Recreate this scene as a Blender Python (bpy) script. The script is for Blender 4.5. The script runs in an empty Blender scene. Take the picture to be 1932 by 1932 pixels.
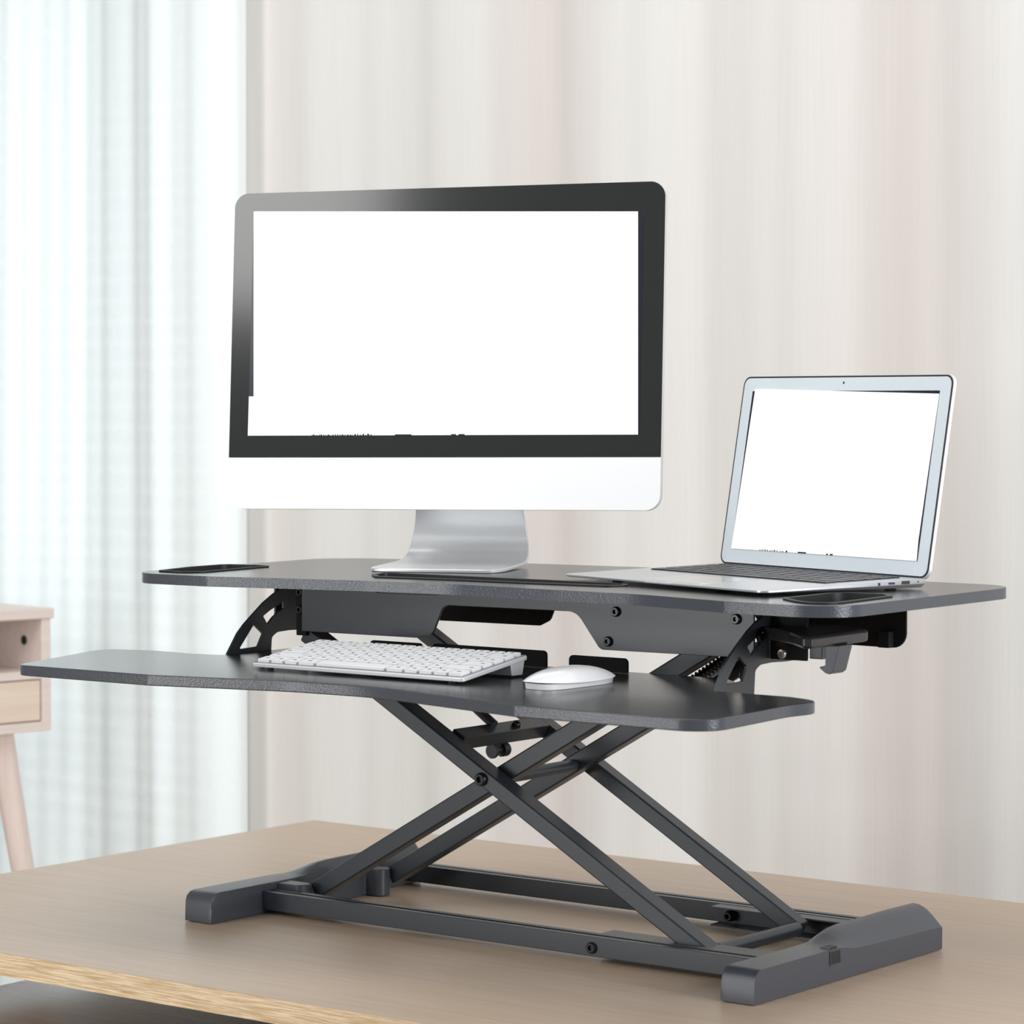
import bpy, bmesh, math, random
from mathutils import Vector, Matrix, noise
R_ = math.radians
random.seed(4)
sc = bpy.context.scene
COL = sc.collection

# ------------------------------------------------------------------ materials
def new_mat(name):
    m = bpy.data.materials.new(name); m.use_nodes = True
    nt = m.node_tree; b = nt.nodes['Principled BSDF']
    return m, nt, b
def setp(b, **k):
    for key, v in k.items():
        b.inputs[key.replace('_', ' ')].default_value = v
def plain(name, col, rough=.5, metal=0., bump=0., scale=200., stretch=(1,1,1), var=0., coat=0., spec=.5, coat_rough=.03):
    m, nt, b = new_mat(name)
    setp(b, Base_Color=(*col, 1), Roughness=rough, Metallic=metal)
    b.inputs['Specular IOR Level'].default_value = spec
    if coat: b.inputs['Coat Weight'].default_value = coat; b.inputs['Coat Roughness'].default_value = coat_rough
    tc = nt.nodes.new('ShaderNodeTexCoord'); mp = nt.nodes.new('ShaderNodeMapping')
    mp.inputs['Scale'].default_value = stretch
    nz = nt.nodes.new('ShaderNodeTexNoise'); nz.inputs['Scale'].default_value = scale; nz.inputs['Detail'].default_value = 4
    nt.links.new(tc.outputs['Object'], mp.inputs[0]); nt.links.new(mp.outputs[0], nz.inputs['Vector'])
    if bump:
        bp = nt.nodes.new('ShaderNodeBump'); bp.inputs['Strength'].default_value = bump; bp.inputs['Distance'].default_value = .001
        nt.links.new(nz.outputs['Fac'], bp.inputs['Height']); nt.links.new(bp.outputs[0], b.inputs['Normal'])
    if var:
        mx = nt.nodes.new('ShaderNodeMix'); mx.data_type = 'RGBA'
        mx.inputs[6].default_value = (*[c*(1-var) for c in col], 1); mx.inputs[7].default_value = (*[min(1, c*(1+var)) for c in col], 1)
        nt.links.new(nz.outputs['Fac'], mx.inputs[0]); nt.links.new(mx.outputs[2], b.inputs['Base Color'])
    return m

def wood(name, c1, c2, along='X', scale=6., rough=.4, fine=1., spec=.5, contrast=(.35, .65), stretch=(.5, 14, 14)):
    m, nt, b = new_mat(name)
    tc = nt.nodes.new('ShaderNodeTexCoord'); mp = nt.nodes.new('ShaderNodeMapping')
    s = {'X': (stretch[0], stretch[1], stretch[2]), 'Y': (stretch[1], stretch[0], stretch[2]), 'Z': (stretch[1], stretch[2], stretch[0])}[along]
    mp.inputs['Scale'].default_value = s
    nz = nt.nodes.new('ShaderNodeTexNoise'); nz.inputs['Scale'].default_value = scale; nz.inputs['Detail'].default_value = 8; nz.inputs['Roughness'].default_value = .65
    nz.inputs['Distortion'].default_value = .3
    cr = nt.nodes.new('ShaderNodeValToRGB')
    cr.color_ramp.elements[0].position = contrast[0]; cr.color_ramp.elements[0].color = (*c1, 1)
    cr.color_ramp.elements[1].position = contrast[1]; cr.color_ramp.elements[1].color = (*c2, 1)
    nt.links.new(tc.outputs['Object'], mp.inputs[0]); nt.links.new(mp.outputs[0], nz.inputs['Vector'])
    nt.links.new(nz.outputs['Fac'], cr.inputs[0]); nt.links.new(cr.outputs[0], b.inputs['Base Color'])
    bp = nt.nodes.new('ShaderNodeBump'); bp.inputs['Strength'].default_value = .15*fine; bp.inputs['Distance'].default_value = .0006
    nt.links.new(nz.outputs['Fac'], bp.inputs['Height']); nt.links.new(bp.outputs[0], b.inputs['Normal'])
    setp(b, Roughness=rough); b.inputs['Specular IOR Level'].default_value = spec
    return m

M = {}
M['laminate'] = plain('black_laminate', (.022, .023, .025), .21, bump=.05, scale=900, var=.12, spec=.5)
M['edge_band'] = plain('black_edge_band', (.050, .056, .068), .26, bump=.35, scale=420, stretch=(1, 1, 2), var=.25, spec=.6)
M['steel'] = plain('black_powder_coat', (.024, .029, .036), .36, bump=.12, scale=1500, var=.08, spec=.55)
M['steel_shaded'] = plain('shaded_powder_coat', (.008, .008, .009), .7, bump=.1, scale=1500, var=.08, spec=.2)  # blacker, duller copy of the coat: shade under the worktop put into the material
M['plastic'] = plain('grey_black_plastic', (.050, .054, .066), .33, bump=.15, scale=2200, var=.08, spec=.55)
M['plastic_dark'] = plain('smooth_black_plastic', (.014, .014, .015), .28, spec=.5, var=.05)
M['rubber'] = plain('black_rubber', (.012, .012, .013), .5, var=.1)
M['bolt'] = plain('black_bolt', (.012, .012, .013), .28, metal=.3, var=.1)
M['zinc'] = plain('zinc_bolt', (.55, .50, .45), .3, metal=.9, var=.1)
M['alu'] = plain('brushed_aluminium', (.80, .81, .82), .36, metal=.7, bump=.03, scale=600, stretch=(1, 20, 20))
M['alu_light'] = plain('light_aluminium', (.86, .87, .88), .42, metal=.35, var=.02)
M['chin'] = plain('bright_satin_aluminium', (.93, .93, .93), .5, metal=0., var=.01)
M['alu_blue'] = plain('satin_lid_aluminium', (.78, .85, .89), .38, metal=.25, var=.02)
M['glass_black'] = plain('glossy_black_bezel', (.018, .020, .019), .12, spec=.5)
M['white_plastic'] = plain('white_gloss_plastic', (.88, .88, .88), .22, coat=.5, var=.01)
M['key_white'] = plain('white_key', (.88, .88, .88), .42, var=.02)
M['key_black'] = plain('black_key', (.012, .013, .015), .4, var=.1)
M['deck'] = plain('anodised_deck', (.62, .64, .66), .32, metal=.75, var=.02)
M['trackpad'] = plain('smooth_trackpad', (.60, .62, .64), .16, metal=.8)
M['ink'] = plain('grey_print', (.10, .10, .11), .6)
M['navy'] = plain('dark_screen_edge', (.008, .009, .02), .2)
M['port'] = plain('dark_port', (.02, .02, .022), .4)
M['desk_top'] = wood('beige_oak_laminate', (.43, .312, .215), (.56, .430, .315), 'X', 9, rough=.36, stretch=(.7, 34, 34), contrast=(.30, .70))
M['desk_edge'] = wood('oak_edge_band', (.47, .31, .15), (.80, .63, .42), 'X', 10, rough=.5, fine=2, stretch=(2.2, 70, 70), contrast=(.38, .60))
M['shelf'] = wood('grey_brown_board', (.20, .145, .115), (.26, .20, .165), 'X', 6, rough=.16)
M['pale_wood'] = wood('pale_pine', (.74, .62, .56), (.84, .74, .69), 'Y', 5, rough=.55, contrast=(.3, .7))
M['pale_wood_leg'] = wood('pale_pine_leg', (.74, .60, .54), (.84, .73, .67), 'Z', 5, rough=.55, contrast=(.3, .7))
M['drawer_wood'] = wood('warm_pine', (.76, .60, .48), (.84, .71, .60), 'Y', 5, rough=.55, contrast=(.3, .7))
M['key_bed'] = plain('grey_key_bed', (.30, .31, .33), .4, metal=.3)
M['blind'] = plain('white_blind_slat', (.86, .88, .90), .5)
M['floor'] = wood('floor_boards', (.45, .36, .28), (.60, .50, .40), 'X', 3, rough=.45)
M['wall'] = plain('painted_wall', (.80, .79, .76), .8, bump=.1, scale=300, var=.02)
M['frame_white'] = plain('white_window_frame', (.85, .86, .87), .5, var=.01)

def screen_mat():
    m, nt, b = new_mat('lit_white_screen')
    setp(b, Base_Color=(.02, .02, .02, 1), Roughness=.3)
    b.inputs['Emission Color'].default_value = (1, 1, 1, 1); b.inputs['Emission Strength'].default_value = 1.05
    return m
M['screen'] = screen_mat()

def sheer_mat():
    m, nt, b = new_mat('sheer_white_voile')
    out = nt.nodes['Material Output']
    setp(b, Base_Color=(.93, .955, .955, 1), Roughness=.9); b.inputs['Specular IOR Level'].default_value = .1
    tl = nt.nodes.new('ShaderNodeBsdfTranslucent'); tl.inputs['Color'].default_value = (.91, .975, .965, 1)
    tr = nt.nodes.new('ShaderNodeBsdfTransparent'); tr.inputs['Color'].default_value = (.97, .99, 1, 1)
    m1 = nt.nodes.new('ShaderNodeMixShader'); m1.inputs[0].default_value = .55
    m2 = nt.nodes.new('ShaderNodeMixShader')
    tc = nt.nodes.new('ShaderNodeTexCoord'); mp = nt.nodes.new('ShaderNodeMapping'); mp.inputs['Scale'].default_value = (1, 1, 1)
    nz = nt.nodes.new('ShaderNodeTexNoise'); nz.inputs['Scale'].default_value = 160
    mr = nt.nodes.new('ShaderNodeMapRange'); mr.inputs[3].default_value = .02; mr.inputs[4].default_value = .07
    nt.links.new(tc.outputs['Object'], mp.inputs[0]); nt.links.new(mp.outputs[0], nz.inputs['Vector']); nt.links.new(nz.outputs['Fac'], mr.inputs[0])
    nt.links.new(b.outputs[0], m1.inputs[1]); nt.links.new(tl.outputs[0], m1.inputs[2])
    nt.links.new(mr.outputs[0], m2.inputs[0]); nt.links.new(m1.outputs[0], m2.inputs[1]); nt.links.new(tr.outputs[0], m2.inputs[2])
    nt.links.new(m2.outputs[0], out.inputs[0])
    return m
M['sheer'] = sheer_mat()

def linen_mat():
    # heavy linen: fold shading painted as broad cream / pinkish beige bands, fine vertical slubs
    m, nt, b = new_mat('fold_shaded_linen')
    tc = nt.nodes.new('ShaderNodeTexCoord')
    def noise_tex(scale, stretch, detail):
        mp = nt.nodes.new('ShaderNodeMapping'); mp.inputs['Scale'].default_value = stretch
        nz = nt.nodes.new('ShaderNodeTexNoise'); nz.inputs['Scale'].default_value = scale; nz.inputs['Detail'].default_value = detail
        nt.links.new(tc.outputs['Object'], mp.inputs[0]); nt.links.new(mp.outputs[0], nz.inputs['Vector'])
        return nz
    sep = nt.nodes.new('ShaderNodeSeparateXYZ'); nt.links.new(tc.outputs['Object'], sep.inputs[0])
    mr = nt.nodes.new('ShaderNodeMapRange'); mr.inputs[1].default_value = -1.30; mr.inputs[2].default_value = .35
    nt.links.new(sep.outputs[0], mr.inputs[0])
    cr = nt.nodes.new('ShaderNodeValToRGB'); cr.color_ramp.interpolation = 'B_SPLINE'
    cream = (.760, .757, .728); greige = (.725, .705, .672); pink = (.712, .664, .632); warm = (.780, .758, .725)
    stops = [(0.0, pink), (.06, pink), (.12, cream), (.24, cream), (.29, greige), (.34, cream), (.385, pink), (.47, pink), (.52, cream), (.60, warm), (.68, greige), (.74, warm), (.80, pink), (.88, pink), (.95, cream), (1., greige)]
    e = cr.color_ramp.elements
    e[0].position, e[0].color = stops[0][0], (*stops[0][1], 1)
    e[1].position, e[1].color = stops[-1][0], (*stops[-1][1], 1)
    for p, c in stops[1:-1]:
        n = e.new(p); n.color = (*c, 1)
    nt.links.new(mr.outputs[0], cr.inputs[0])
    fine = noise_tex(60, (4, 1, .09), 5)
    mrf = nt.nodes.new('ShaderNodeMapRange'); mrf.inputs[3].default_value = .955; mrf.inputs[4].default_value = 1.045
    nt.links.new(fine.outputs['Fac'], mrf.inputs[0])
    mul = nt.nodes.new('ShaderNodeVectorMath'); mul.operation = 'SCALE'
    nt.links.new(cr.outputs[0], mul.inputs[0]); nt.links.new(mrf.outputs[0], mul.inputs['Scale'])
    nt.links.new(mul.outputs[0], b.inputs['Base Color'])
    setp(b, Roughness=.9); b.inputs['Specular IOR Level'].default_value = .15
    bp = nt.nodes.new('ShaderNodeBump'); bp.inputs['Strength'].default_value = .2; bp.inputs['Distance'].default_value = .002
    nt.links.new(fine.outputs['Fac'], bp.inputs['Height']); nt.links.new(bp.outputs[0], b.inputs['Normal'])
    return m
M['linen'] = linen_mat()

def glass_mat():
    m, nt, b = new_mat('clear_window_glass')
    out = nt.nodes['Material Output']
    tr = nt.nodes.new('ShaderNodeBsdfTransparent'); gl = nt.nodes.new('ShaderNodeBsdfGlossy'); gl.inputs['Roughness'].default_value = .02
    mx = nt.nodes.new('ShaderNodeMixShader'); mx.inputs[0].default_value = .06
    nt.links.new(tr.outputs[0], mx.inputs[1]); nt.links.new(gl.outputs[0], mx.inputs[2]); nt.links.new(mx.outputs[0], out.inputs[0])
    return m
M['glass'] = glass_mat()

# ------------------------------------------------------------------ helpers
def finish(name, bm, mat, parent=None, bevel=0., segs=2, angle=32, mats=None):
    bmesh.ops.remove_doubles(bm, verts=bm.verts, dist=1e-6)
    bmesh.ops.recalc_face_normals(bm, faces=bm.faces)
    me = bpy.data.meshes.new(name); bm.to_mesh(me); bm.free()
    for mm in (mats or [mat]): me.materials.append(mm)
    for p in me.polygons: p.use_smooth = True
    me.set_sharp_from_angle(angle=R_(angle))
    o = bpy.data.objects.new(name, me); COL.objects.link(o)
    if parent is not None: o.parent = parent
    if bevel:
        md = o.modifiers.new('bevel', 'BEVEL'); md.width = bevel; md.segments = segs; md.limit_method = 'ANGLE'; md.angle_limit = R_(40)
        md.harden_normals = False
    return o
def empty(name, loc=(0, 0, 0), rz=0., label=None, cat=None, group=None):
    o = bpy.data.objects.new(name, None); COL.objects.link(o); o.location = loc; o.rotation_euler = (0, 0, rz)
    o.empty_display_size = .05
    if label: o['label'] = label; o['category'] = cat
    if group: o['group'] = group
    return o
def tag(o, label=None, cat=None, kind=None):
    if label: o['label'] = label
    if cat: o['category'] = cat
    if kind: o['kind'] = kind
    return o

def rounded(pts, r=0., segs=6):
    """2-D polygon with rounded corners; each point (x, y) or (x, y, radius)."""
    out = []; n = len(pts)
    for i in range(n):
        p = Vector(pts[i][:2]); rr = pts[i][2] if len(pts[i]) > 2 else r
        a = Vector(pts[i-1][:2]); c = Vector(pts[(i+1) % n][:2])
        if rr <= 0: out.append(p); continue
        d1 = (a-p); d2 = (c-p); l1, l2 = d1.length, d2.length
        d1.normalize(); d2.normalize()
        ang = math.acos(max(-1, min(1, d1.dot(d2))))
        if ang > math.pi-.02: out.append(p); continue
        t = rr/math.tan(ang/2); t = min(t, l1*.49, l2*.49); rad = t*math.tan(ang/2)
        p1 = p+d1*t; p2 = p+d2*t
        cen = p+(d1+d2).normalized()*math.sqrt(rad*rad+t*t)
        a1 = math.atan2(p1.y-cen.y, p1.x-cen.x); a2 = math.atan2(p2.y-cen.y, p2.x-cen.x)
        da = a2-a1
        while da > math.pi: da -= 2*math.pi
        while da < -math.pi: da += 2*math.pi
        for k in range(segs+1):
            th = a1+da*k/segs; out.append(Vector((cen.x+rad*math.cos(th), cen.y+rad*math.sin(th))))
    return out

AX = {'z': lambda u, v, w: Vector((u, v, w)), 'y': lambda u, v, w: Vector((u, w, v)), 'x': lambda u, v, w: Vector((w, u, v))}
def add_prism(bm, outer, w0, w1, holes=(), axis='z', fn=None, mi=0):
    """extrude a 2-D outline (with holes) between w0 and w1 along an axis"""
    f = fn or AX[axis]
    loops = [outer]+list(holes)
    tops = []; bots = []; edges_t = []; edges_b = []
    for lp in loops:
        t = [bm.verts.new(f(p[0], p[1], w1)) for p in lp]; b = [bm.verts.new(f(p[0], p[1], w0)) for p in lp]
        tops.append(t); bots.append(b)
        n = len(lp)
        for i in range(n):
            fc = bm.faces.new((b[i], b[(i+1) % n], t[(i+1) % n], t[i])); fc.material_index = mi
    if not holes:
        bm.faces.new(tops[0]).material_index = mi; bm.faces.new(list(reversed(bots[0]))).material_index = mi
    else:
        for grp in (tops, bots):
            es = []
            for lp in grp:
                for i in range(len(lp)):
                    e = bm.edges.get((lp[i], lp[(i+1) % len(lp)]))
                    es.append(e)
            bmesh.ops.triangle_fill(bm, use_beauty=True, use_dissolve=False, edges=es)
    return bm
def prism(name, outer, w0, w1, mat, parent=None, holes=(), axis='z', bevel=0., fn=None, **k):
    bm = bmesh.new(); add_prism(bm, outer, w0, w1, holes, axis, fn)
    return finish(name, bm, mat, parent, bevel, **k)
def add_box(bm, x0, x1, y0, y1, z0, z1, mi=0, mtx=None):
    vs = [Vector((x, y, z)) for z in (z0, z1) for y in (y0, y1) for x in (x0, x1)]
    if mtx is not None: vs = [mtx @ v for v in vs]
    v = [bm.verts.new(p) for p in vs]
    for q in ((0, 2, 3, 1), (4, 5, 7, 6), (0, 1, 5, 4), (2, 6, 7, 3), (0, 4, 6, 2), (1, 3, 7, 5)):
        bm.faces.new([v[i] for i in q]).material_index = mi
def box(name, x0, x1, y0, y1, z0, z1, mat, parent=None, bevel=0., mtx=None, **k):
    bm = bmesh.new(); add_box(bm, x0, x1, y0, y1, z0, z1, mtx=mtx)
    return finish(name, bm, mat, parent, bevel, **k)
def add_cyl(bm, p0, p1, r0, r1=None, seg=24, mi=0, cap=True):
    p0, p1 = Vector(p0), Vector(p1); r1 = r0 if r1 is None else r1
    d = (p1-p0).normalized(); a = d.orthogonal().normalized(); b = d.cross(a)
    c0 = [bm.verts.new(p0+(a*math.cos(t)+b*math.sin(t))*r0) for t in [2*math.pi*i/seg for i in range(seg)]]
    c1 = [bm.verts.new(p1+(a*math.cos(t)+b*math.sin(t))*r1) for t in [2*math.pi*i/seg for i in range(seg)]]
    for i in range(seg):
        bm.faces.new((c0[i], c0[(i+1) % seg], c1[(i+1) % seg], c1[i])).material_index = mi
    if cap:
        bm.faces.new(list(reversed(c0))).material_index = mi; bm.faces.new(c1).material_index = mi
def cyl(name, p0, p1, r0, mat, parent=None, r1=None, seg=24, bevel=0., **k):
    bm = bmesh.new(); add_cyl(bm, p0, p1, r0, r1, seg)
    return finish(name, bm, mat, parent, bevel, **k)
def bolt(p, d, r, parent, mat=None, h=.003, name='bolt'):
    """socket-head bolt: washer ring, domed head and a hexagonal recess"""
    p = Vector(p); d = Vector(d).normalized(); bm = bmesh.new()
    a = d.orthogonal().normalized(); b = d.cross(a); seg = 24
    prof = [(r, 0), (r, h*.45), (r*.93, h*.8), (r*.78, h), (r*.46, h), (r*.44, h*.25), (0, h*.2)]
    rings = []
    for rr, hh in prof[:-1]:
        rings.append([bm.verts.new(p+d*hh+(a*math.cos(2*math.pi*i/seg)+b*math.sin(2*math.pi*i/seg))*rr) for i in range(seg)])
    for q in range(len(rings)-1):
        for i in range(seg): bm.faces.new((rings[q][i], rings[q][(i+1) % seg], rings[q+1][(i+1) % seg], rings[q+1][i]))
    bm.faces.new(rings[-1]); bm.faces.new(list(reversed(rings[0])))
    return finish(name, bm, mat or M['bolt'], parent)

# ------------------------------------------------------------------ the room
FZ = -.75
o = box('floor', -4.2, 2.6, -4.2, 2.2, FZ-.05, FZ, M['floor']); tag(o, kind='structure')
WY = 1.78
bm = bmesh.new()
wx0, wx1, wz0, wz1 = -3.6, -1.42, -.62, 1.65
add_box(bm, -4.2, wx0, WY, WY+.12, FZ, 2.0); add_box(bm, wx1, 2.6, WY, WY+.12, FZ, 2.0)
add_box(bm, wx0, wx1, WY, WY+.12, FZ, wz0); add_box(bm, wx0, wx1, WY, WY+.12, wz1, 2.0)
tag(finish('wall_back', bm, M['wall']), kind='structure')
bm = bmesh.new()
for (a, b, c, d) in ((wx0, wx1, wz0, wz0+.05), (wx0, wx1, wz1-.05, wz1), (wx0, wx0+.05, wz0+.05, wz1-.05), (wx1-.05, wx1, wz0+.05, wz1-.05), (-2.54, -2.48, wz0+.05, wz1-.05)):
    add_box(bm, a, b, WY+.03, WY+.08, c, d)
win = finish('window_1', bm, M['frame_white']); tag(win, kind='structure')
bm = bmesh.new()
add_box(bm, wx0+.05, -2.54, WY+.052, WY+.057, wz0+.05, wz1-.05); add_box(bm, -2.48, wx1-.05, WY+.052, WY+.057, wz0+.05, wz1-.05)
finish('pane', bm, M['glass'], win)

bd = empty('window_blind', (-2.5, 1.66, 1.62), 0, 'white horizontal slat blind faintly seen through the sheer curtain at the far left', 'blind')
bm = bmesh.new()
for k in range(52):
    z = -.06-.041*k
    add_prism(bm, [(-.016, z-.007), (.016, z+.006), (.016, z+.007), (-.016, z-.006)], -.95, .95, axis='x')
finish('slats', bm, M['blind'], bd)
box('head_rail', -.95, .95, -.02, .02, -.03, .0, M['blind'], bd)

def sheet(name, x0, x1, yf, z0, z1, nx, nz, mat):
    bm = bmesh.new(); g = []
    for j in range(nz+1):
        z = z0+(z1-z0)*j/nz
        g.append([bm.verts.new((x0+(x1-x0)*i/nx, yf(x0+(x1-x0)*i/nx, z), z)) for i in range(nx+1)])
    for j in range(nz):
        for i in range(nx): bm.faces.new((g[j][i], g[j][i+1], g[j+1][i+1], g[j+1][i]))
    return finish(name, bm, mat, angle=180)
# heavy linen curtain: soft, wide folds
def fold_linen(x, z):
    t = x*2*math.pi
    a = .0065*math.sin(t/.335+.6+.2*math.sin(z*1.3)) + .0022*math.sin(t/.147+1.1+.3*z) + .0006*math.sin(t/.071+2)
    return 1.47+a
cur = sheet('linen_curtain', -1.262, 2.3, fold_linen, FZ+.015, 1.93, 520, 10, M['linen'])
tag(cur, 'heavy beige linen curtain with fold shading painted in cream and pinkish bands, filling the background behind the desk', 'curtain')
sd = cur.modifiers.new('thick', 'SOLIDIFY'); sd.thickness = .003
# sheer curtain: narrower folds that fan out a little towards the hem
SHP = .6
def fold_sheer(x, z):
    k = 1+.045*(z-.4); X = (x+1.25)*k
    t = X*2*math.pi
    w = .45+.55*min(1, max(0, (x+2.6)/1.2))
    m = min(1, max(0, (x+1.68)/.22)); p = t/.128+SHP+.3*math.sin(1.1*z)
    a = .0085*(.2+.8*m)*math.sin(p+.4*math.sin(p)) + .016*math.sin(t/.46+.9*z*.3) + .0012*math.sin(t/.049+.9*z)
    return 1.405+a
sh = sheet('sheer_curtain', -3.3, -1.215, fold_sheer, FZ+.02, 1.93, 620, 24, M['sheer'])
tag(sh, 'sheer white voile curtain glowing with daylight at the left edge of the room', 'curtain')

# ------------------------------------------------------------------ far side table with niche and drawer
st = empty('side_table', (-1.485, 1.2, FZ), math.atan2(.986, .163)-math.pi/2,
           'pale pine side table with open niche, drawer and splayed legs before the sheer curtain', 'table')
# local: +y runs away along the front face (y=0 is its far end), -x is depth (front face looks to +x)
H0 = -FZ+.0055; W, D = 1.0, .42
def zz(v): return v-FZ
zb, zt = .0055, .222
box('top_board', -D, .006, -W, .004, zz(zt-.018), zz(zt), M['pale_wood'], st, .002)
bm = bmesh.new(); add_prism(bm, [(-D, zz(zb)), (0, zz(zb)), (0, zz(zt-.0182)), (-D, zz(zt-.0182))], -.019, 0, axis='y')
finish('side_panel', bm, M['pale_wood'], st, .001)
bm = bmesh.new(); add_prism(bm, [(-D, zz(zb)), (0, zz(zb)), (0, zz(zt-.0182)), (-D, zz(zt-.0182))], -W, -W+.019, axis='y')
finish('side_panel', bm, M['pale_wood'], st, .001)
cyl('cable_hole', (-.055, -.0205, zz(.163)), (-.055, -.0188, zz(.163)), .0085, M['port'], st)
box('back_panel', -D, -D+.01, -W+.019, -.019, zz(zb), zz(zt-.018), M['pale_wood'], st)
box('shelf_board', -D+.01, -.001, -W+.019, -.019, zz(.098), zz(.113), M['pale_wood'], st, .001)
box('bottom_board', -D+.01, 0, -W+.019, -.019, zz(zb), zz(zb+.017), M['pale_wood'], st, .001)
dr = box('drawer', -.30, -.002, -W+.022, -.021, zz(.0245), zz(.096), M['drawer_wood'], st, .0015)
box('apron_rail', -.30, -.10, -W+.1, -.10, zz(-.068), zz(zb-.0005), M['pale_wood'], st, .002)
for (lx, ly, sx, sy) in ((-.05, -.075, .05, .11), (-.35, -.075, -.05, .11), (-.05, -W+.075, .05, -.11), (-.35, -W+.075, -.05, -.11)):
    cyl('leg', (lx, ly, zz(zb)-.0005), (lx+sx, ly+sy, 0.0), .024, M['pale_wood_leg'], st, r1=.0135, seg=24)

# ------------------------------------------------------------------ desk
dk = empty('desk', (0, 0, FZ), 0, 'beige oak laminate desk with a coarse grained front edge, carrying the standing desk converter', 'desk')
def dz(v): return v-FZ
bm = bmesh.new(); add_box(bm, -.412, 1.5, -.256, .684, dz(-.0252), dz(0))
top = finish('tabletop', bm, M['desk_top'], dk, .0008)
box('edge_strip', -.4118, 1.4998, -.2568, -.2562, dz(-.0248), dz(-.0006), M['desk_edge'], dk)
box('under_shelf', -.266, 1.2, -.235, .55, dz(-.115), dz(-.10), M['shelf'], dk, .001)
for (a, b) in ((1.2, 1.219),):
    box('side_panel', a, b, -.20, .60, 0, dz(-.0255), M['shelf'], dk, .001)

box('leg', -.265, -.225, .50, .545, 0, dz(-.1152), M['shelf'], dk, .002)
box('leg', -.265, -.225, -.23, -.185, 0, dz(-.1152), M['shelf'], dk, .002)
box('support_block', -.10, .10, .30, .54, dz(-.0998), dz(-.0254), M['shelf'], dk, .001)
# ------------------------------------------------------------------ desk converter
ZP, ZPT = .3806, .3921
ZT, ZTT = .2900, .3015
cv = empty('desk_converter', (.38, .18, 0), 0,
           'black two-tier standing desk converter raised on an X-shaped scissor frame, standing on the desk', 'desk converter')
CVM = Matrix.Translation((-.38, -.18, 0))
_orig = finish
def child_fix(o):      # geometry is written in room coordinates; shift it to the converter's base point
    o.data.transform(CVM)
    return o

plate_pts = rounded([(-.079, -.012, .045), (.045, -.008, .03), (.155, .020, .2), (.24, .0395, .2), (.345, .0515, .2), (.49, .0425, .3), (.60, .0385, .2), (.722, .0065, .03), (.8535, -.001, .048),
                     (.8465, .31, .1), (.843, .365, .045), (.812, .394, .05), (.735, .397, .2), (.45, .433, .3), (.32, .433, .3), (.17, .4145, .3), (0, .398, .2), (-.06, .381, .05), (-.100, .345, .04), (-.089, .17, .3)])
gripL = rounded([(-.0600, .0225, .008), (-.022, .0190, .012), (-.0060, .040, .015), (-.0225, .166, .008), (-.047, .1700, .01), (-.086, .160, .015), (-.0810, .095, .02)][::-1])
gripR = rounded([(.7567, .062, .008), (.787, .036, .02), (.812, .0215, .02), (.831, .037, .02), (.8225, .155, .012), (.806, .172, .010), (.752, .172, .02)][::-1])
slot = rounded([(.1850, .112, .006), (.2100, .088, .008), (.300, .1015, .1), (.40, .1050, .2), (.5035, .1150, .006), (.515, .1330, .006), (.500, .152, .01), (.40, .150, .1), (.28, .148, .1), (.170, .148, .01)][::-1])
def offset(lp, d):
    n = len(lp); out = []
    for i in range(n):
        a, p, c = Vector(lp[i-1][:2]), Vector(lp[i][:2]), Vector(lp[(i+1) % n][:2])
        t = (c-a); 
        if t.length < 1e-9: out.append(p); continue
        t.normalize(); out.append(p+Vector((t.y, -t.x))*d)
    return out
def area(lp): return sum(lp[i-1][0]*lp[i][1]-lp[i][0]*lp[i-1][1] for i in range(len(lp)))/2
def shrink(lp, d): return offset(lp, -d if area(lp) > 0 else d)

def slab(name, outer, z0, z1, holes=()):
    bm = bmesh.new(); add_prism(bm, outer, z0, z1, holes)
    o = finish(name, bm, None, cv, .0012, 2, mats=[M['laminate'], M['edge_band']])
    me = o.data
    for p in me.polygons:
        if abs(p.normal.z) < .5: p.material_index = 1
    return child_fix(o)
wt = slab('worktop', plate_pts, ZP, ZPT, [gripL, gripR, slot])
def ring_insert(name, lp, z0, z1, wall, floor_z, parent, mat):
    bm = bmesh.new()
    out_ = shrink(lp, -.0025); inn = shrink(lp, wall)
    # lip
    add_prism(bm, out_, ZPT+.0001, ZPT+.0018, [inn])
    body = shrink(lp, .0004)
    add_prism(bm, body, z0, ZPT+.0001, [inn])
    add_prism(bm, body, z0-.0012, z0)
    o = finish(name, bm, mat, parent, .0004)
    return child_fix(o)
ring_insert('hand_recess', gripL, ZP+.001, 0, .0022, 0, wt, M['rubber'])
ring_insert('hand_recess', gripR, ZP+.001, 0, .0022, 0, wt, M['rubber'])
ring_insert('tablet_slot', slot, ZP-.0045, 0, .003, 0, wt, M['rubber'])

tray_pts = rounded([(-.058, -.2, .02), (.1373, -.1955, .01), (.300, -.1545, .25), (.405, -.1478, .3), (.4815, -.1665, .3), (.624, -.2015, .01), (.845, -.2042, .032),
                    (.8300, -.045, .1), (.838, .004, .03), (.790, .022, .03), (.700, .024, .003), (.694, .030), (.694, .088), (.640, .138, .004), (.033, .138, .004), (.033, .028), (.028, .024, .003), (-.0047, .0185, .03), (-.0686, .0213, .03), (-.124, .004, .025), (-.122, -.025, .03), (-.0887, -.115, .1)])
kt = slab('keyboard_tray', tray_pts, ZT, ZTT)

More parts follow.
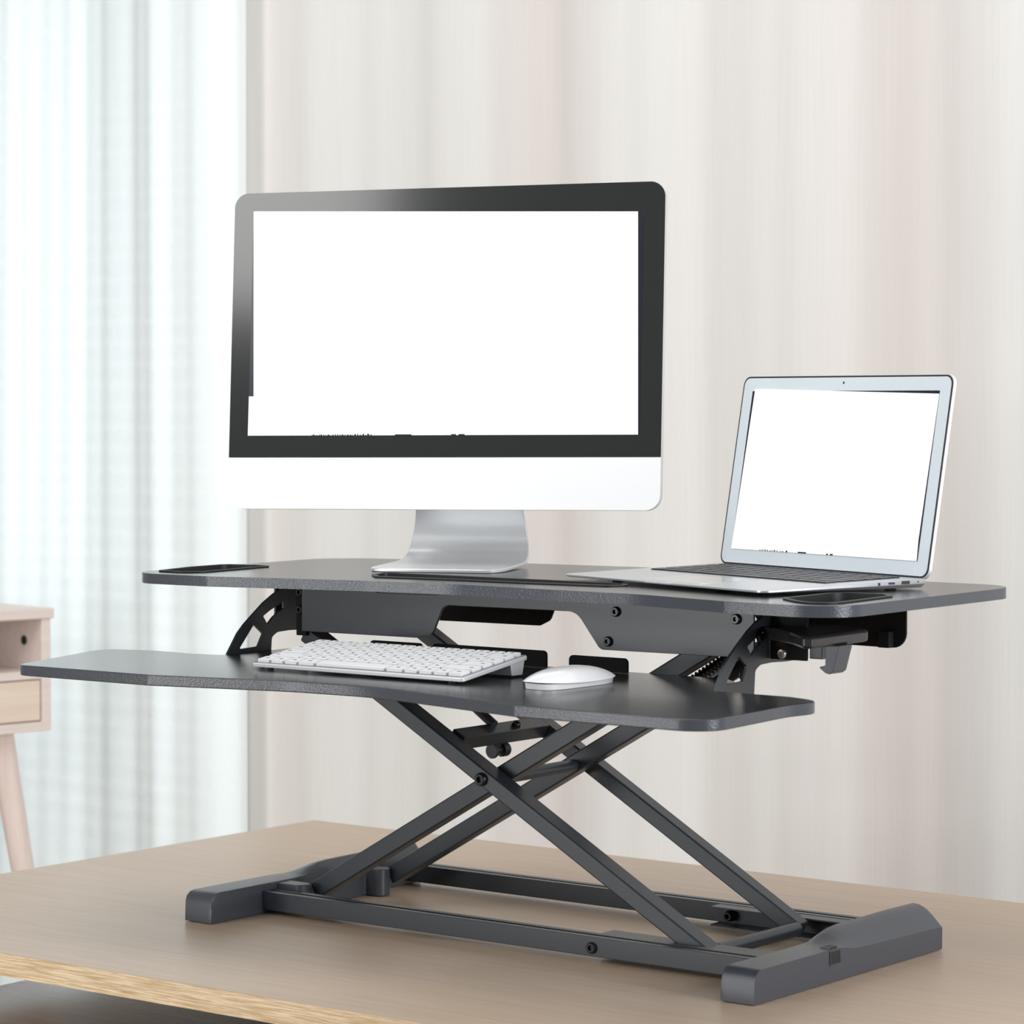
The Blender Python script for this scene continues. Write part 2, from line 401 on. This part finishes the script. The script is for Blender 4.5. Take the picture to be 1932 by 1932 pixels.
# front and rear aprons
def apron(name, y0, y1, pts):
    o = prism(name, rounded(pts), y0, y1, M['steel'] if name.startswith('front') else M['steel_shaded'], cv, axis='y', bevel=.0005)
    return child_fix(o)
fa = apron('front_apron', .100, .103, [(.088, .3262), (.255, .3270, .012), (.2790, .3310, .014), (.2945, .3645, .012), (.4745, .3655, .022), (.5055, .3270, .010), (.6965, .3280), (.6965, ZP-.0003), (.088, ZP-.0003)])
for (u, v) in ((.5265, .3678), (.5164, .3363), (.676, .3669)):
    child_fix(bolt((u, .0998, v), (0, -1, 0), .0054, fa, h=.0035))
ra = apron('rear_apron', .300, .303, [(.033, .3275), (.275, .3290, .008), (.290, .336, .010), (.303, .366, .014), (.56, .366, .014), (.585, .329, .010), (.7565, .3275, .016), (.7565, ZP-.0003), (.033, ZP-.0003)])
# small block and pin on the rear apron's right end
child_fix(box('latch_block', .728, .742, .290, .2998, .328, .345, M['steel_shaded'], ra, .001))

# side brackets that carry the tray; cut-outs as in the photo
def side_arm(x0, x1, dy, foot):
    outer = [(foot, ZT+.0015), (.0413+dy, .324), (.052+dy, .3335), (.068+dy, .3449), (.085+dy, .3566), (.1019+dy, .3656), (.1166+dy, .3712), (.1315+dy, .3750), (.140+dy, ZP-.0003), (.199, ZP-.0003), (.199, .322), (.157+dy, .3212), (.129+dy, .3222), (.108+dy, .3213, .004), (.0985+dy, .3165, .006), (.0964+dy, ZT+.0015)]
    h1 = rounded([(.0681+dy, .3325), (.0836+dy, .3209), (.0750+dy, .3070), (.0433+dy, .3058)], .0012)
    h2 = rounded([(.1187+dy, .3571), (.1089+dy, .3523), (.095+dy, .3468), (.0835+dy, .3412), (.0913+dy, .3310), (.100+dy, .3385), (.1089+dy, .3438), (.1187+dy, .3478)], .0012)
    bm = bmesh.new(); add_prism(bm, rounded(outer, .0), x0, x1, [h1, h2], 'x')
    return child_fix(finish('tray_bracket', bm, M['steel'], cv, .0004))
sa = side_arm(.6965, .6995, 0, .0197)
child_fix(bolt((.6997, .1045, .3495), (1, 0, 0), .0052, sa, h=.004))
sb = side_arm(.0300, .0330, .012, .0285)
# left flange with its bolts, end plates
fl = child_fix(box('corner_plate', .0730, .0878, .1075, .1105, .3205, ZP-.0003, M['steel_shaded'], cv, .0005))
for v in (.3700, .3500): child_fix(bolt((.0800, .1073, v), (0, -1, 0), .0052, fl, h=.0035))
cpr = child_fix(box('corner_plate', .7000, .7445, .124, .127, .3262, ZP-.0003, M['steel_shaded'], cv, .0012))
child_fix(bolt((.7160, .1238, .3325), (0, -1, 0), .0052, cpr, M['zinc'], h=.004))
child_fix(box('cross_channel', .7450, .7600, .1275, .150, .3285, .3520, M['steel'], cv, .001))

child_fix(box('corner_plate', .0120, .0150, .137, .199, .3260, ZP-.0003, M['steel'], cv, .0005))
# release handle (flat paddle) at the right
hd_pts = rounded([(.7005, .110, .004), (.715, .098, .01), (.757, .070, .01), (.800, .0265, .004), (.809, .030, .004), (.8055, .142, .012), (.770, .170, .02), (.7005, .175, .004)])
hd = child_fix(prism('release_handle', hd_pts, .3480, .3600, M['plastic_dark'], cv, bevel=.0028))
# headphone hook below the worktop
hk = rounded([(.7945, .3480), (.8105, .3480), (.8035, .3225, .004), (.7990, .3195, .002), (.7945, .3205, .003), (.7875, .3255, .0008), (.7890, .3268, .0005), (.7935, .3272, .001), (.7945, .3290, .001)])
child_fix(prism('headphone_hook', hk, .077, .102, M['plastic'], cv, axis='y', bevel=.0006))

# upright brackets on the rear of the tray
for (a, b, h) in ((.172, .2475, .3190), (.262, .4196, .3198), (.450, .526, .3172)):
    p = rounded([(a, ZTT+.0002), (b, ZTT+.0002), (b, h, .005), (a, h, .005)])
    child_fix(prism('upright_plate', p, .120, .1235, M['steel_shaded'], cv, axis='y', bevel=.0004))

# scissor arms: rectangular tube, drawn in XZ and extruded along Y
SL = math.tan(R_(29.5))
PX, PZ = .3385, .1762
def arm(x0, z0, x1, z1, y0, y1, h=.0185):
    a, b = Vector((x0, z0)), Vector((x1, z1)); d = (b-a).normalized(); n = Vector((-d.y, d.x))*h/2
    p = [a-n, b-n, b+n, a+n]
    return child_fix(prism('scissor_arm', [(q.x, q.y) for q in p], y0, y1, M['steel'], cv, axis='y', bevel=.0018))
A0, A1 = (.0790, .3223), (.6290, .0165)      # outer arms: upper left to lower right
B0, B1 = (.0700, .0225), (.6350, .3437)      # inner arms: lower left to upper right
aa = arm(*A0, *A1, .112, .137)
child_fix(bolt((PX, .1118, PZ), (0, -1, 0), .0075, aa, h=.005))
ab = arm(*B0, *B1, .1385, .1585, h=.0205)
ac = arm(A0[0]+.006, A0[1], A1[0]-.004, A1[1]-.001, .2960, .3160)
ad = arm(*B0, *B1, .2740, .2945, h=.0205)
# tubes between the pairs
child_fix(cyl('cross_tube', (PX+.004, .1587, PZ-.001), (PX+.004, .2738, PZ-.001), .0072, M['steel'], cv))
child_fix(cyl('cross_tube', (.6290, .1372, .0185), (.6260, .2958, .0175), .0078, M['steel'], cv))
# box bar hung across the arms, with its bolt, roller and link rod
cb = child_fix(prism('cross_bar', [(.2678, .2100), (.2843, .2009), (.2935, .2160), (.2770, .2247)], .1395, .2955, M['steel'], cv, axis='y', bevel=.0010))
child_fix(bolt((.2870, .240, .2200), (.45, -.1, .85), .0052, cb, h=.0045))
bm = bmesh.new(); add_cyl(bm, (.2790, .205, .1935), (.2790, .2085, .1935), .0085); add_cyl(bm, (.2790, .2085, .1935), (.2790, .222, .1935), .004); add_cyl(bm, (.2790, .222, .1935), (.2790, .232, .1935), .0080); add_box(bm, .2775, .2805, .2085, .222, .1935, .2060)
child_fix(finish('roller', bm, M['rubber'], cb, .0006))
child_fix(cyl('link_rod', (.225, .205, .2620), (.283, .205, .2235), .0055, M['steel'], cv))
child_fix(cyl('rod_knuckle', (.2385, .190, .2470), (.2385, .203, .2470), .0062, M['rubber'], cv))
# spring pack behind the tray on the right
p0, p1 = Vector((.575, .215, .286)), Vector((.66, .215, .340))
gs = child_fix(cyl('gas_spring', p0, p1, .0075, M['steel_shaded'], cv))
bm = bmesh.new(); dd = (p1-p0).normalized(); ua = dd.orthogonal().normalized(); ub = dd.cross(ua); prev = None
q0 = Vector((.560, .170, .282))
for i in range(200):
    t = i/199; th = t*2*math.pi*14; c = q0+dd*(.075*t)+(ua*math.cos(th)+ub*math.sin(th))*.0062
    nn = (ua*math.cos(th)+ub*math.sin(th)); ring = [bm.verts.new(c+(nn*math.cos(s)+dd*math.sin(s))*.0011) for s in (0, 2.1, 4.2)]
    if prev:
        for k in range(3): bm.faces.new((prev[k], prev[(k+1) % 3], ring[(k+1) % 3], ring[k]))
    prev = ring
add_cyl(bm, q0, q0+dd*.075, .0052, seg=12)
child_fix(finish('coil_spring', bm, M['bolt'], gs))
for q in ((.628, .190, .300), (.640, .185, .312)):
    child_fix(bolt(q, (.3, -1, 0), .0060, gs, M['bolt'], h=.006))
child_fix(cyl('spring_shaft', (.640, .18, .318), (.648, .272, .322), .005, M['steel'], gs))

# base rails with inner slide channels
def rail(y0, y1, face, bx):
    bm = bmesh.new()
    add_box(bm, .039, .724, y0, y1, .006, .0255)
    # rolled top edges with a groove between them
    add_box(bm, .039, .724, y0, y0+.009, .0255, .0267); add_box(bm, .039, .724, y1-.009, y1, .0255, .0267)
    return child_fix(finish('base_rail', bm, M['steel'], cv, .0008))
r1 = rail(.0846, .1085, -1, 0)
child_fix(bolt((.5068, .0844, .0153), (0, -1, 0), .0062, r1, h=.0035))
r2 = rail(.3373, .3600, -1, 0)
def channel(y0, y1, parent, open_front):
    bm = bmesh.new(); t = .0018; x0, x1 = .500, .724
    add_box(bm, x0, x1, y0, y1, .0245, .0263); add_box(bm, x0, x1, y0, y1, .0045, .0063)
    yb0, yb1 = (y1-t, y1) if open_front else (y0, y0+t)
    add_box(bm, x0, x1, yb0, yb1, .0063, .0245)
    return child_fix(finish('slide_channel', bm, M['steel'], parent, .0004))
channel(.1087, .1330, r1, False); channel(.3170, .3371, r2, True)
child_fix(bolt((.518, .3350, .0155), (0, -1, 0), .0062, r2, h=.012))
# end feet: low front bar, raised rounded rear cover
def foot(xo, xi, port):
    s = 1 if xo > xi else -1          # s: direction of the outside
    w = abs(xo-xi); bm = bmesh.new()
    def section(y, hs, ht, k):
        # outline in (x across, z): from the outer bottom, over the top, to the inner bottom
        pts = [(xo, .001), (xo, hs-.003*k)]
        n = 7
        for i in range(n+1):
            a = i/n; x = xo-s*w*(a)*.97; zc = hs+(ht-hs)*math.sin(min(1, a*1.2)*math.pi/2)
            if i == n: zc = max(zc-(ht-hs)*.30, hs)
            pts.append((x, zc))
        pts += [(xi, min(ht, .036)-.004 if ht > .03 else ht*.6), (xi, .001)]
        return [bm.verts.new((p[0], y, p[1])) for p in pts]
    ys = [(.0, .006, .006, 1), (.0008, .0235, .024, 1), (.003, .029, .0295, 1), (.008, .0330, .0335, 1), (.015, .0342, .0347, 1), (.140, .0342, .0347, 1), (.158, .0338, .0360, .5), (.172, .0318, .0420, .3), (.187, .0292, .0462, .2), (.205, .0280, .0475, .2), (.300, .0262, .0485, .2), (.364, .0250, .0480, .2), (.3680, .0247, .0470, .2), (.3695, .0240, .0455, .2)]
    rings = [section(*q) for q in ys]
    for a, b in zip(rings, rings[1:]):
        for i in range(len(a)):
            j = (i+1) % len(a); bm.faces.new((a[i], a[j], b[j], b[i]))
    bm.faces.new(rings[0]); bm.faces.new(rings[-1])
    f = child_fix(finish('end_foot', bm, M['plastic'], cv, .0018, 3, angle=38))
    return f
fR = foot(.763, .7235, True); fL = foot(0, .0402, False)
# cable port on the outside of the right foot
pt = child_fix(box('cable_port', .7626, .7634, .1405, .1585, .0190, .0320, M['rubber'], fR))
bm = bmesh.new()
for (a, b, c, d) in ((.1395, .1595, .0320, .0332), (.1395, .1595, .0178, .0190), (.1395, .1405, .0190, .0320), (.1585, .1595, .0190, .0320)):
    add_box(bm, .7630, .7638, a, b, c, d)
for i in range(4): add_box(bm, .751, .7615, .1410+.0045*i, .1432+.0045*i, .0340, .0360)
child_fix(finish('port_surround', bm, M['plastic'], fR, .0002))
for f_, xa, xb in ((fR, .728, .758), (fL, .005, .035)):
    for y in (.012, .355):
        child_fix(box('rubber_pad', xa, xb, y-.008, y+.008, 0.0, .0012, M['rubber'], f_))
# pivot sockets on the left foot
for y in (.1220, .2640):
    bm = bmesh.new(); add_prism(bm, rounded([(.0400, y-.011), (.0760, y-.011, .009), (.0760, y+.011, .009), (.0400, y+.011)]), .001, .0330)
    child_fix(finish('pivot_socket', bm, M['plastic'], fL, .0012))
bm = bmesh.new(); add_prism(bm, rounded([(.0400, .1), (.058, .115), (.052, .25), (.058, .285), (.0400, .30)], .003), .001, .026)
child_fix(finish('inner_web', bm, M['plastic'], fL, .0008))

# ------------------------------------------------------------------ desktop computer
YAW, TILT = .3548, .0898
mon_base = Vector((.1664, .2501, ZPT))
pc = empty('desktop_computer', mon_base, YAW, 'large all-in-one computer with black bezel, blank white screen and white chin, on a silver stand', 'computer')
Zc = .4617-ZPT
MT = Matrix.Translation((0, 0, Zc)) @ Matrix.Rotation(-TILT, 4, 'X') @ Matrix.Rotation(-.007, 4, 'Y')
def mon(name, bm, mat, parent=None, bevel=0., **k):
    o = finish(name, bm, mat, parent or pc, bevel, **k); o.data.transform(MT); return o
WM, HM, RM = .5275, .3750, .0175
outl = rounded([(-WM/2, 0, RM), (WM/2, 0, RM), (WM/2, HM, RM), (-WM/2, HM, RM)], segs=10)
# body: rim then a gently bulging back
bm = bmesh.new(); rings = []
for (yy, s) in ((.0012, 1.), (.0115, 1.), (.0125, .985), (.017, .90), (.026, .70), (.034, .45), (.038, .2)):
    rings.append([bm.verts.new((p.x*s, yy, HM/2+(p.y-HM/2)*s)) for p in outl])
for a, b in zip(rings, rings[1:]):
    for i in range(len(a)): j = (i+1) % len(a); bm.faces.new((a[i], a[j], b[j], b[i]))
bm.faces.new(rings[0]); bm.faces.new(rings[-1])
mon('housing', bm, M['alu'], angle=25)
zc = .0605
up_ = rounded([(-WM/2, zc), (WM/2, zc), (WM/2, HM, RM), (-WM/2, HM, RM)], segs=10)
dn = rounded([(-WM/2, 0, RM), (WM/2, 0, RM), (WM/2, zc-.0003), (-WM/2, zc-.0003)], segs=10)
bm = bmesh.new(); add_prism(bm, up_, 0, .0011, axis='y'); bez = mon('bezel', bm, M['glass_black'])
bm = bmesh.new(); add_prism(bm, dn, 0, .0011, axis='y'); mon('chin', bm, M['chin'])
bm = bmesh.new(); add_prism(bm, [(-.2399, .0860), (.2385, .0855), (.2385, .3325), (.2330, .3411), (-.2394, .3533)], -.0004, .0000, axis='y'); dsp = mon('display', bm, M['navy'])
bm = bmesh.new(); add_prism(bm, [(-.2399, .0864), (.2369, .0860), (.2322, .3409), (-.2394, .3533), (-.2337, .1329), (-.2397, .1329)], -.0008, -.0005, axis='y'); mon('screen_image', bm, M['screen'], dsp)
rnd = random.Random(3)
x = -.1590
while x < -.085:
    w = rnd.choice((.0006, .0012, .0022)); bm = bmesh.new(); add_box(bm, x, x+w, -.0010, -.00085, .0860, .0860+rnd.uniform(.0008, .0022)); mon('screen_icon', bm, M['navy'], dsp); x += w+rnd.uniform(.0007, .0018)
for (a, b) in ((-.0555, -.0350), (.0135, .0195), (.0225, .0300)):
    bm = bmesh.new(); add_box(bm, a, b, -.0010, -.00085, .0860, .0873); mon('screen_icon', bm, M['navy'], dsp)
# stand: one bent aluminium sheet
prof = [(-.0640, .0020), (-.030, .0026), (.030, .0036), (.060, .0046), (.080, .0080), (.0935, .0160), (.1005, .0290), (.1020, .0450), (.0985, .0620), (.0920, .080), (.083, .100), (.071, .122), (.058, .145)]
wid = [.0790, .0790, .0785, .0775, .0760, .0740, .0715, .0690, .0665, .0650, .0640, .0635, .0635]
bm = bmesh.new(); rr = []; th = .0040
# refine the profile
def interp(lst, t):
    n = len(lst)-1; f = min(t*n, n-1e-9); i = int(f); u = f-i
    p0, p1, p2, p3 = lst[max(i-1, 0)], lst[i], lst[i+1], lst[min(i+2, n)]
    return tuple(.5*((2*b)+(-a+c)*u+(2*a-5*b+4*c-d)*u*u+(-a+3*b-3*c+d)*u**3) for a, b, c, d in zip(p0, p1, p2, p3))
NS = 60
pp = [interp(prof, i/NS) for i in range(NS+1)]; ww = [interp([(w,) for w in wid], i/NS)[0] for i in range(NS+1)]
for i in range(NS+1):
    a = Vector(pp[max(i-1, 0)]); b = Vector(pp[min(i+1, NS)]); t = (b-a).normalized(); n = Vector((-t.y, t.x))
    c = Vector(pp[i]); w = ww[i]; e = .0
    if i < 5: w -= (.020, .0095, .0052, .0022, .0006)[i]
    q = [c+n*th/2, c-n*th/2]
    rr.append([bm.verts.new((-w, q[0].x, max(q[0].y, .0002))), bm.verts.new((w, q[0].x, max(q[0].y, .0002))), bm.verts.new((w, q[1].x, max(q[1].y, .0002))), bm.verts.new((-w, q[1].x, max(q[1].y, .0002)))])
for a, b in zip(rr, rr[1:]):
    for i in range(4): j = (i+1) % 4; bm.faces.new((a[i], a[j], b[j], b[i]))
bm.faces.new(rr[0]); bm.faces.new(rr[-1])
sto = finish('stand', bm, M['alu'], pc, .0008, angle=30)
sto.location = (.010, 0, 0); sto.rotation_euler = (0, 0, .045)

# ------------------------------------------------------------------ laptop
lx, ly, lyaw, ltilt = .6252, .3390, -.322, .1680
LW, LH, LD = .3500, .2160, .2180
ZH = .0100
lt = empty('laptop', (lx, ly, ZPT+.0004), lyaw, 'slim silver laptop opened to a blank white screen, on the right end of the worktop', 'laptop')
# base: wedge, thin at the front; local y from 0 (hinge) to -LD
def wedge(z_front, z_back, y): t = -y/LD; return z_back+(z_front-z_back)*t
ol = rounded([(-LW/2, -LD, .012), (LW/2, -LD, .012), (LW/2, 0, .006), (-LW/2, 0, .006)], segs=6)
bm = bmesh.new()
zf_t, zb_t, zf_b, zb_b = .0058, .0108, .0030, .0006
tops = [bm.verts.new((p.x, p.y, wedge(zf_t, zb_t, p.y))) for p in ol]
ins = [bm.verts.new((p.x*.985, -LD/2+(p.y+LD/2)*.975, wedge(zf_b, zb_b+.0012, p.y))) for p in ol]
mid = [bm.verts.new((p.x, p.y, wedge(zf_t-.0022, zb_t-.0050, p.y))) for p in ol]
n = len(ol)
for i in range(n):
    j = (i+1) % n; bm.faces.new((mid[i], mid[j], tops[j], tops[i])); bm.faces.new((ins[i], ins[j], mid[j], mid[i]))
bm.faces.new(tops); bm.faces.new(list(reversed(ins)))
base = finish('base', bm, M['deck'], lt, .0005)
slope = math.atan2(zb_t-zf_t, LD)
DM = Matrix.Translation((0, 0, zb_t)) @ Matrix.Rotation(slope, 4, 'X')      # deck plane, y <= 0
def deck(name, bm, mat, parent=None, bevel=0.):
    o = finish(name, bm, mat, parent or base, bevel); o.data.transform(DM); return o
bm = bmesh.new(); add_prism(bm, rounded([(-.150, -.118, .003), (.150, -.118, .003), (.150, -.012, .003), (-.150, -.012, .003)]), -.0002, .0001); kw = deck('keyboard_well', bm, M['deck'])
rows = [[1.1, 1, 1, 1.25, 5.1, 1.25, 1, 1, 1, 1], [2.25]+[1]*10+[2.35], [1.75]+[1]*11+[1.85], [1.5]+[1]*12+[1.1], [1]*13+[1.6], [14.6/14]*14]
U_ = .300/14.6
def keyrows(make, U, y0, ph, last_h, gap):
    y = y0
    for ri, row in enumerate(rows):
        h = (last_h if ri == 5 else ph); x = -sum(row)*U/2
        for ci, w in enumerate(row):
            make(x+gap/2, x+w*U-gap/2, y+gap/2, y+h-gap/2, ri, ci); x += w*U
        y += h
def lk(x0, x1, y0, y1, ri, ci):
    bm = bmesh.new(); add_box(bm, x0, x1, y0, y1, .0001, .0015); deck('key', bm, M['key_black'], kw, .0004)
keyrows(lk, U_, -.1165, .0186, .0105, .0030)
bm = bmesh.new(); add_prism(bm, rounded([(-.054, -.206, .003), (.054, -.206, .003), (.054, -.126, .003), (-.054, -.126, .003)]), -.0002, .00012); deck('trackpad', bm, M['trackpad'])
# thumb notch
bm = bmesh.new(); add_box(bm, -.022, .022, -LD-.0003, -LD+.002, -.0012, .0002); deck('thumb_notch', bm, M['alu_blue'])
# side ports, right
for (yc, w, h, nm) in ((-.066, .0030, .0030, 'audio_port'), (-.049, .0085, .0022, 'data_port'), (-.030, .0110, .0034, 'usb_port'), (-.013, .0016, .0016, 'microphone_hole')):
    zc_ = wedge(zf_t-.001, zb_t-.0026, yc)
    box(nm, LW/2-.0004, LW/2+.00025, yc-w/2, yc+w/2, zc_-h/2, zc_+h/2, M['port'], base)
for (a, b) in ((-.14, -.02), (.14, -.02), (-.13, -.175), (.13, -.175)):
    cyl('rubber_foot', (a, b, 0), (a, b, .0032), .006, M['rubber'], base)
# lid
LM = Matrix.Translation((0, 0, ZH)) @ Matrix.Rotation(-ltilt, 4, 'X')
def lid_(name, bm, mat, parent, bevel=0.): o = finish(name, bm, mat, parent, bevel); o.data.transform(LM); return o
def rr_(d, r, z0=0.): return rounded([(-LW/2+d, z0+d, r), (LW/2-d, z0+d, r), (LW/2-d, LH-d, r), (-LW/2+d, LH-d, r)], segs=8)
bm = bmesh.new(); rings = []
for (yy, d) in ((.0008, 0), (.0045, 0), (.0062, .004), (.0068, .012)):
    rings.append([bm.verts.new((p.x, yy, p.y)) for p in rr_(d, max(.011-d*.3, .003))])
for a, b in zip(rings, rings[1:]):
    for i in range(len(a)): j = (i+1) % len(a); bm.faces.new((a[i], a[j], b[j], b[i]))
bm.faces.new(rings[0]); bm.faces.new(rings[-1])
lid = lid_('lid', bm, M['alu_light'], lt)
bm = bmesh.new(); add_prism(bm, rr_(.0008, .0105), .0000, .0008, [rr_(.0026, .0090)][:1], 'y'); lid_('rubber_gasket', bm, M['rubber'], lid)
bm = bmesh.new(); add_prism(bm, rr_(.0026, .0090), .0000, .0008, axis='y'); bz = lid_('bezel', bm, M['alu_blue'], lid)
# display and picture, outlines as seen
bm = bmesh.new(); add_prism(bm, [(-.1560, .0180), (.1560, .0180), (.1560, .1985), (-.1560, .1985)], -.0004, 0, axis='y'); dsp = lid_('display', bm, M['navy'], lid)
bm = bmesh.new(); add_prism(bm, [(-.1558, .0182), (.1552, .0182), (.1538, .040), (.1562, .1950), (-.030, .1986), (-.1515, .2010)], -.0008, -.0005, axis='y'); lid_('screen_image', bm, M['screen'], dsp)
x = -.105; rnd = random.Random(8)
while x < -.055:
    w = rnd.choice((.001, .002, .003)); bm = bmesh.new(); add_box(bm, x, x+w, -.0010, -.00085, .0182, .0182+rnd.uniform(.0006, .0018)); lid_('screen_icon', bm, M['navy'], dsp); x += w+rnd.uniform(.001, .004)
for (a, b) in ((-.038, -.024), (.010, .013), (.016, .021)):
    bm = bmesh.new(); add_box(bm, a, b, -.0010, -.00085, .0182, .0196); lid_('screen_icon', bm, M['navy'], dsp)
bm = bmesh.new(); add_cyl(bm, (0, -.0002, .2075), (0, .0004, .2075), .0014, seg=16); lid_('webcam', bm, M['port'], lid)
# hinge bar
cyl('hinge', (-LW/2+.03, .003, .0072), (LW/2-.03, .003, .0072), .0046, M['port'], lt)

# ------------------------------------------------------------------ keyboard
KW, KD = .2862, .1110
kb = empty('keyboard', (.1803, -.084, ZTT+.0003), .007, 'slim silver and white wireless keyboard lying on the lower tray', 'keyboard')
ks = math.atan2(.3239-.3083, KD)
KM = Matrix.Translation((KW/2, 0, .0068)) @ Matrix.Rotation(ks, 4, 'X')
def kbp(name, bm, mat, parent, bevel=0., mats=None): o = finish(name, bm, mat, parent, bevel, mats=mats); o.data.transform(KM); return o
bm = bmesh.new(); add_prism(bm, rounded([(-KW/2, 0, .004), (KW/2, 0, .004), (KW/2, KD, .004), (-KW/2, KD, .004)]), -.0045, 0); case = kbp('case', bm, M['alu_light'], kb, .0008)
bm = bmesh.new(); add_prism(bm, rounded([(-KW/2+.0008, .0008, .003), (KW/2-.0008, .0008, .003), (KW/2-.0008, KD-.0008, .003), (-KW/2+.0008, KD-.0008, .003)]), .0, .0003); kbp('key_bed', bm, M['key_bed'], case)
def wk(x0, x1, y0, y1, ri, ci):
    bm = bmesh.new(); add_box(bm, x0, x1, y0, y1, .0004, .0036)
    cx, cy = (x0+x1)/2, (y0+y1)/2
    if not (ri == 0 and ci == 4):
        if (x1-x0) > .022: cx = x1-.006 if x0 > 0 else x0+.006
        add_box(bm, cx-.0024, cx+.0024, cy-.0012, cy+.0012, .0036, .00368, mi=1)
    kbp('key', bm, None, case, 0, mats=[M['key_white'], M['ink']]).modifiers.new('bevel', 'BEVEL').width = .0003
for r_ in rows:
    pass
rows = [[1, 1, 1, 1.25, 5, 1.25, 1, 1, 1, 1][:10], [2.25]+[1]*10+[2.25], [1.75]+[1]*11+[1.75], [1.5]+[1]*13, [1]*13+[1.5], [14.5/14]*14]
keyrows(wk, (KW-.0075)/14.5, .0026, .0188, .0115, .0038)
# rear battery tube with end caps
bm = bmesh.new(); add_prism(bm, rounded([(.086, -.0170, .002), (.104, -.0195, .002), (.110, -.0045), (.086, -.0045)]), -KW/2+.004, KW/2-.004, axis='x'); kbp('battery_tube', bm, M['alu_light'], kb, .0006)
for x in (.02, KW-.02): cyl('rubber_foot', (x, .008, 0), (x, .008, .0026), .004, M['rubber'], kb)

# ------------------------------------------------------------------ mouse
ms = empty('mouse', (.5545, -.0200, ZTT), -.02, 'white low curved wireless mouse lying on the lower tray right of the keyboard', 'mouse')
ML, MWd, MH = .0600, .0295, .0200
bm = bmesh.new(); NR, NC = 20, 40; rings = []
def sup(t, L, Wd, e=2.6):
    c, s = math.cos(t), math.sin(t)
    return (Wd*math.copysign(abs(c)**(2/e), c), L*math.copysign(abs(s)**(2/e), s))
for j in range(NR+1):
    a = j/NR; k = math.cos(a*math.pi/2)**.75 if j < NR else 0
    ring = []
    for i in range(NC):
        x, y = sup(2*math.pi*i/NC, ML*k, MWd*k)
        yy = abs(y)/ML
        rim = .0062+.0016*yy**2
        hy = rim+(MH-.0062)*max(0, 1-yy**2.3)**.85
        hw = MWd*max(1e-4, 1-min(yy, .999)**2.6)**(1/2.6)
        xr = min(1, abs(x)/hw)
        ring.append(bm.verts.new((x, y, rim+(hy-rim)*(1-xr**2.8) if j else rim)))
    rings.append(ring)
for a, b in zip(rings, rings[1:]):
    for i in range(NC): j = (i+1) % NC; bm.faces.new((a[i], a[j], b[j], b[i]))
bm.faces.new(list(reversed(rings[0])))
finish('top_shell', bm, M['white_plastic'], ms, angle=50)
bm = bmesh.new(); pts = [sup(2*math.pi*i/NC, ML*.93, MWd*.72, 4.) for i in range(NC)]
bt = [bm.verts.new((x, y, .0003)) for x, y in pts]; tp = [bm.verts.new((x*1.06, y*1.01, .0062)) for x, y in pts]
for i in range(NC): j = (i+1) % NC; bm.faces.new((bt[i], bt[j], tp[j], tp[i]))
bm.faces.new(tp); bm.faces.new(list(reversed(bt)))
finish('base', bm, M['white_plastic'], ms)

# ------------------------------------------------------------------ light
w = bpy.data.worlds.new('World'); sc.world = w; w.use_nodes = True
bg = w.node_tree.nodes['Background']; bg.inputs[0].default_value = (.93, .97, 1.0, 1); bg.inputs[1].default_value = .42
def area(name, loc, target, sx, sy, power, col=(1, 1, 1), spread=180):
    l = bpy.data.lights.new(name, 'AREA'); l.shape = 'RECTANGLE'; l.size = sx; l.size_y = sy; l.energy = power; l.color = col; l.spread = R_(spread)
    o = bpy.data.objects.new(name, l); COL.objects.link(o); o.location = loc
    o.rotation_euler = (Vector(target)-Vector(loc)).to_track_quat('-Z', 'Y').to_euler(); return o
area('window_daylight', (-3.1, 2.6, .9), (-1.9, 1.4, .3), 2.4, 2.2, 76, (.92, .98, 1.0))
area('high_softbox', (-.62, -3.3, 1.98), (-.5, .3, 1.6), 1.42, 1.15, 46, (1, .99, .98))
area('low_softbox', (-1.15, -3.2, .22), (.3, .1, .25), .9, .9, 34, (.97, .98, 1.))
area('side_softbox', (3.2, .1, .9), (.4, .3, .2), 1.2, 1.2, 62, (.94, .96, 1.))
area('added_overhead_fill', (-.3, -.5, 3.0), (-.3, 1.2, .2), 2.6, 1.2, 31, (1, .985, .97))  # added overhead fill, unseen, to brighten the curtain and worktop

# ------------------------------------------------------------------ camera
cam = bpy.data.cameras.new('Camera'); co = bpy.data.objects.new('Camera', cam); COL.objects.link(co)
cam.sensor_width = 36; cam.lens = 5506.8/1932*36; cam.clip_start = .05; cam.clip_end = 60
yaw, pit = -.65649, -.03833
fw = Vector((math.sin(yaw)*math.cos(pit), math.cos(yaw)*math.cos(pit), math.sin(pit)))
rt = Vector((math.cos(yaw), -math.sin(yaw), 0)); up = rt.cross(fw)
co.matrix_world = Matrix(((rt.x, up.x, -fw.x, 2.29315), (rt.y, up.y, -fw.y, -2.37112), (rt.z, up.z, -fw.z, .58817), (0, 0, 0, 1)))
cam.dof.use_dof = True; cam.dof.focus_distance = 3.2; cam.dof.aperture_fstop = 12
sc.camera = co
vs = sc.view_settings; vs.view_transform = 'Standard'; vs.look = 'None'; vs.gamma = 1; vs.exposure = 0; vs.use_curve_mapping = False
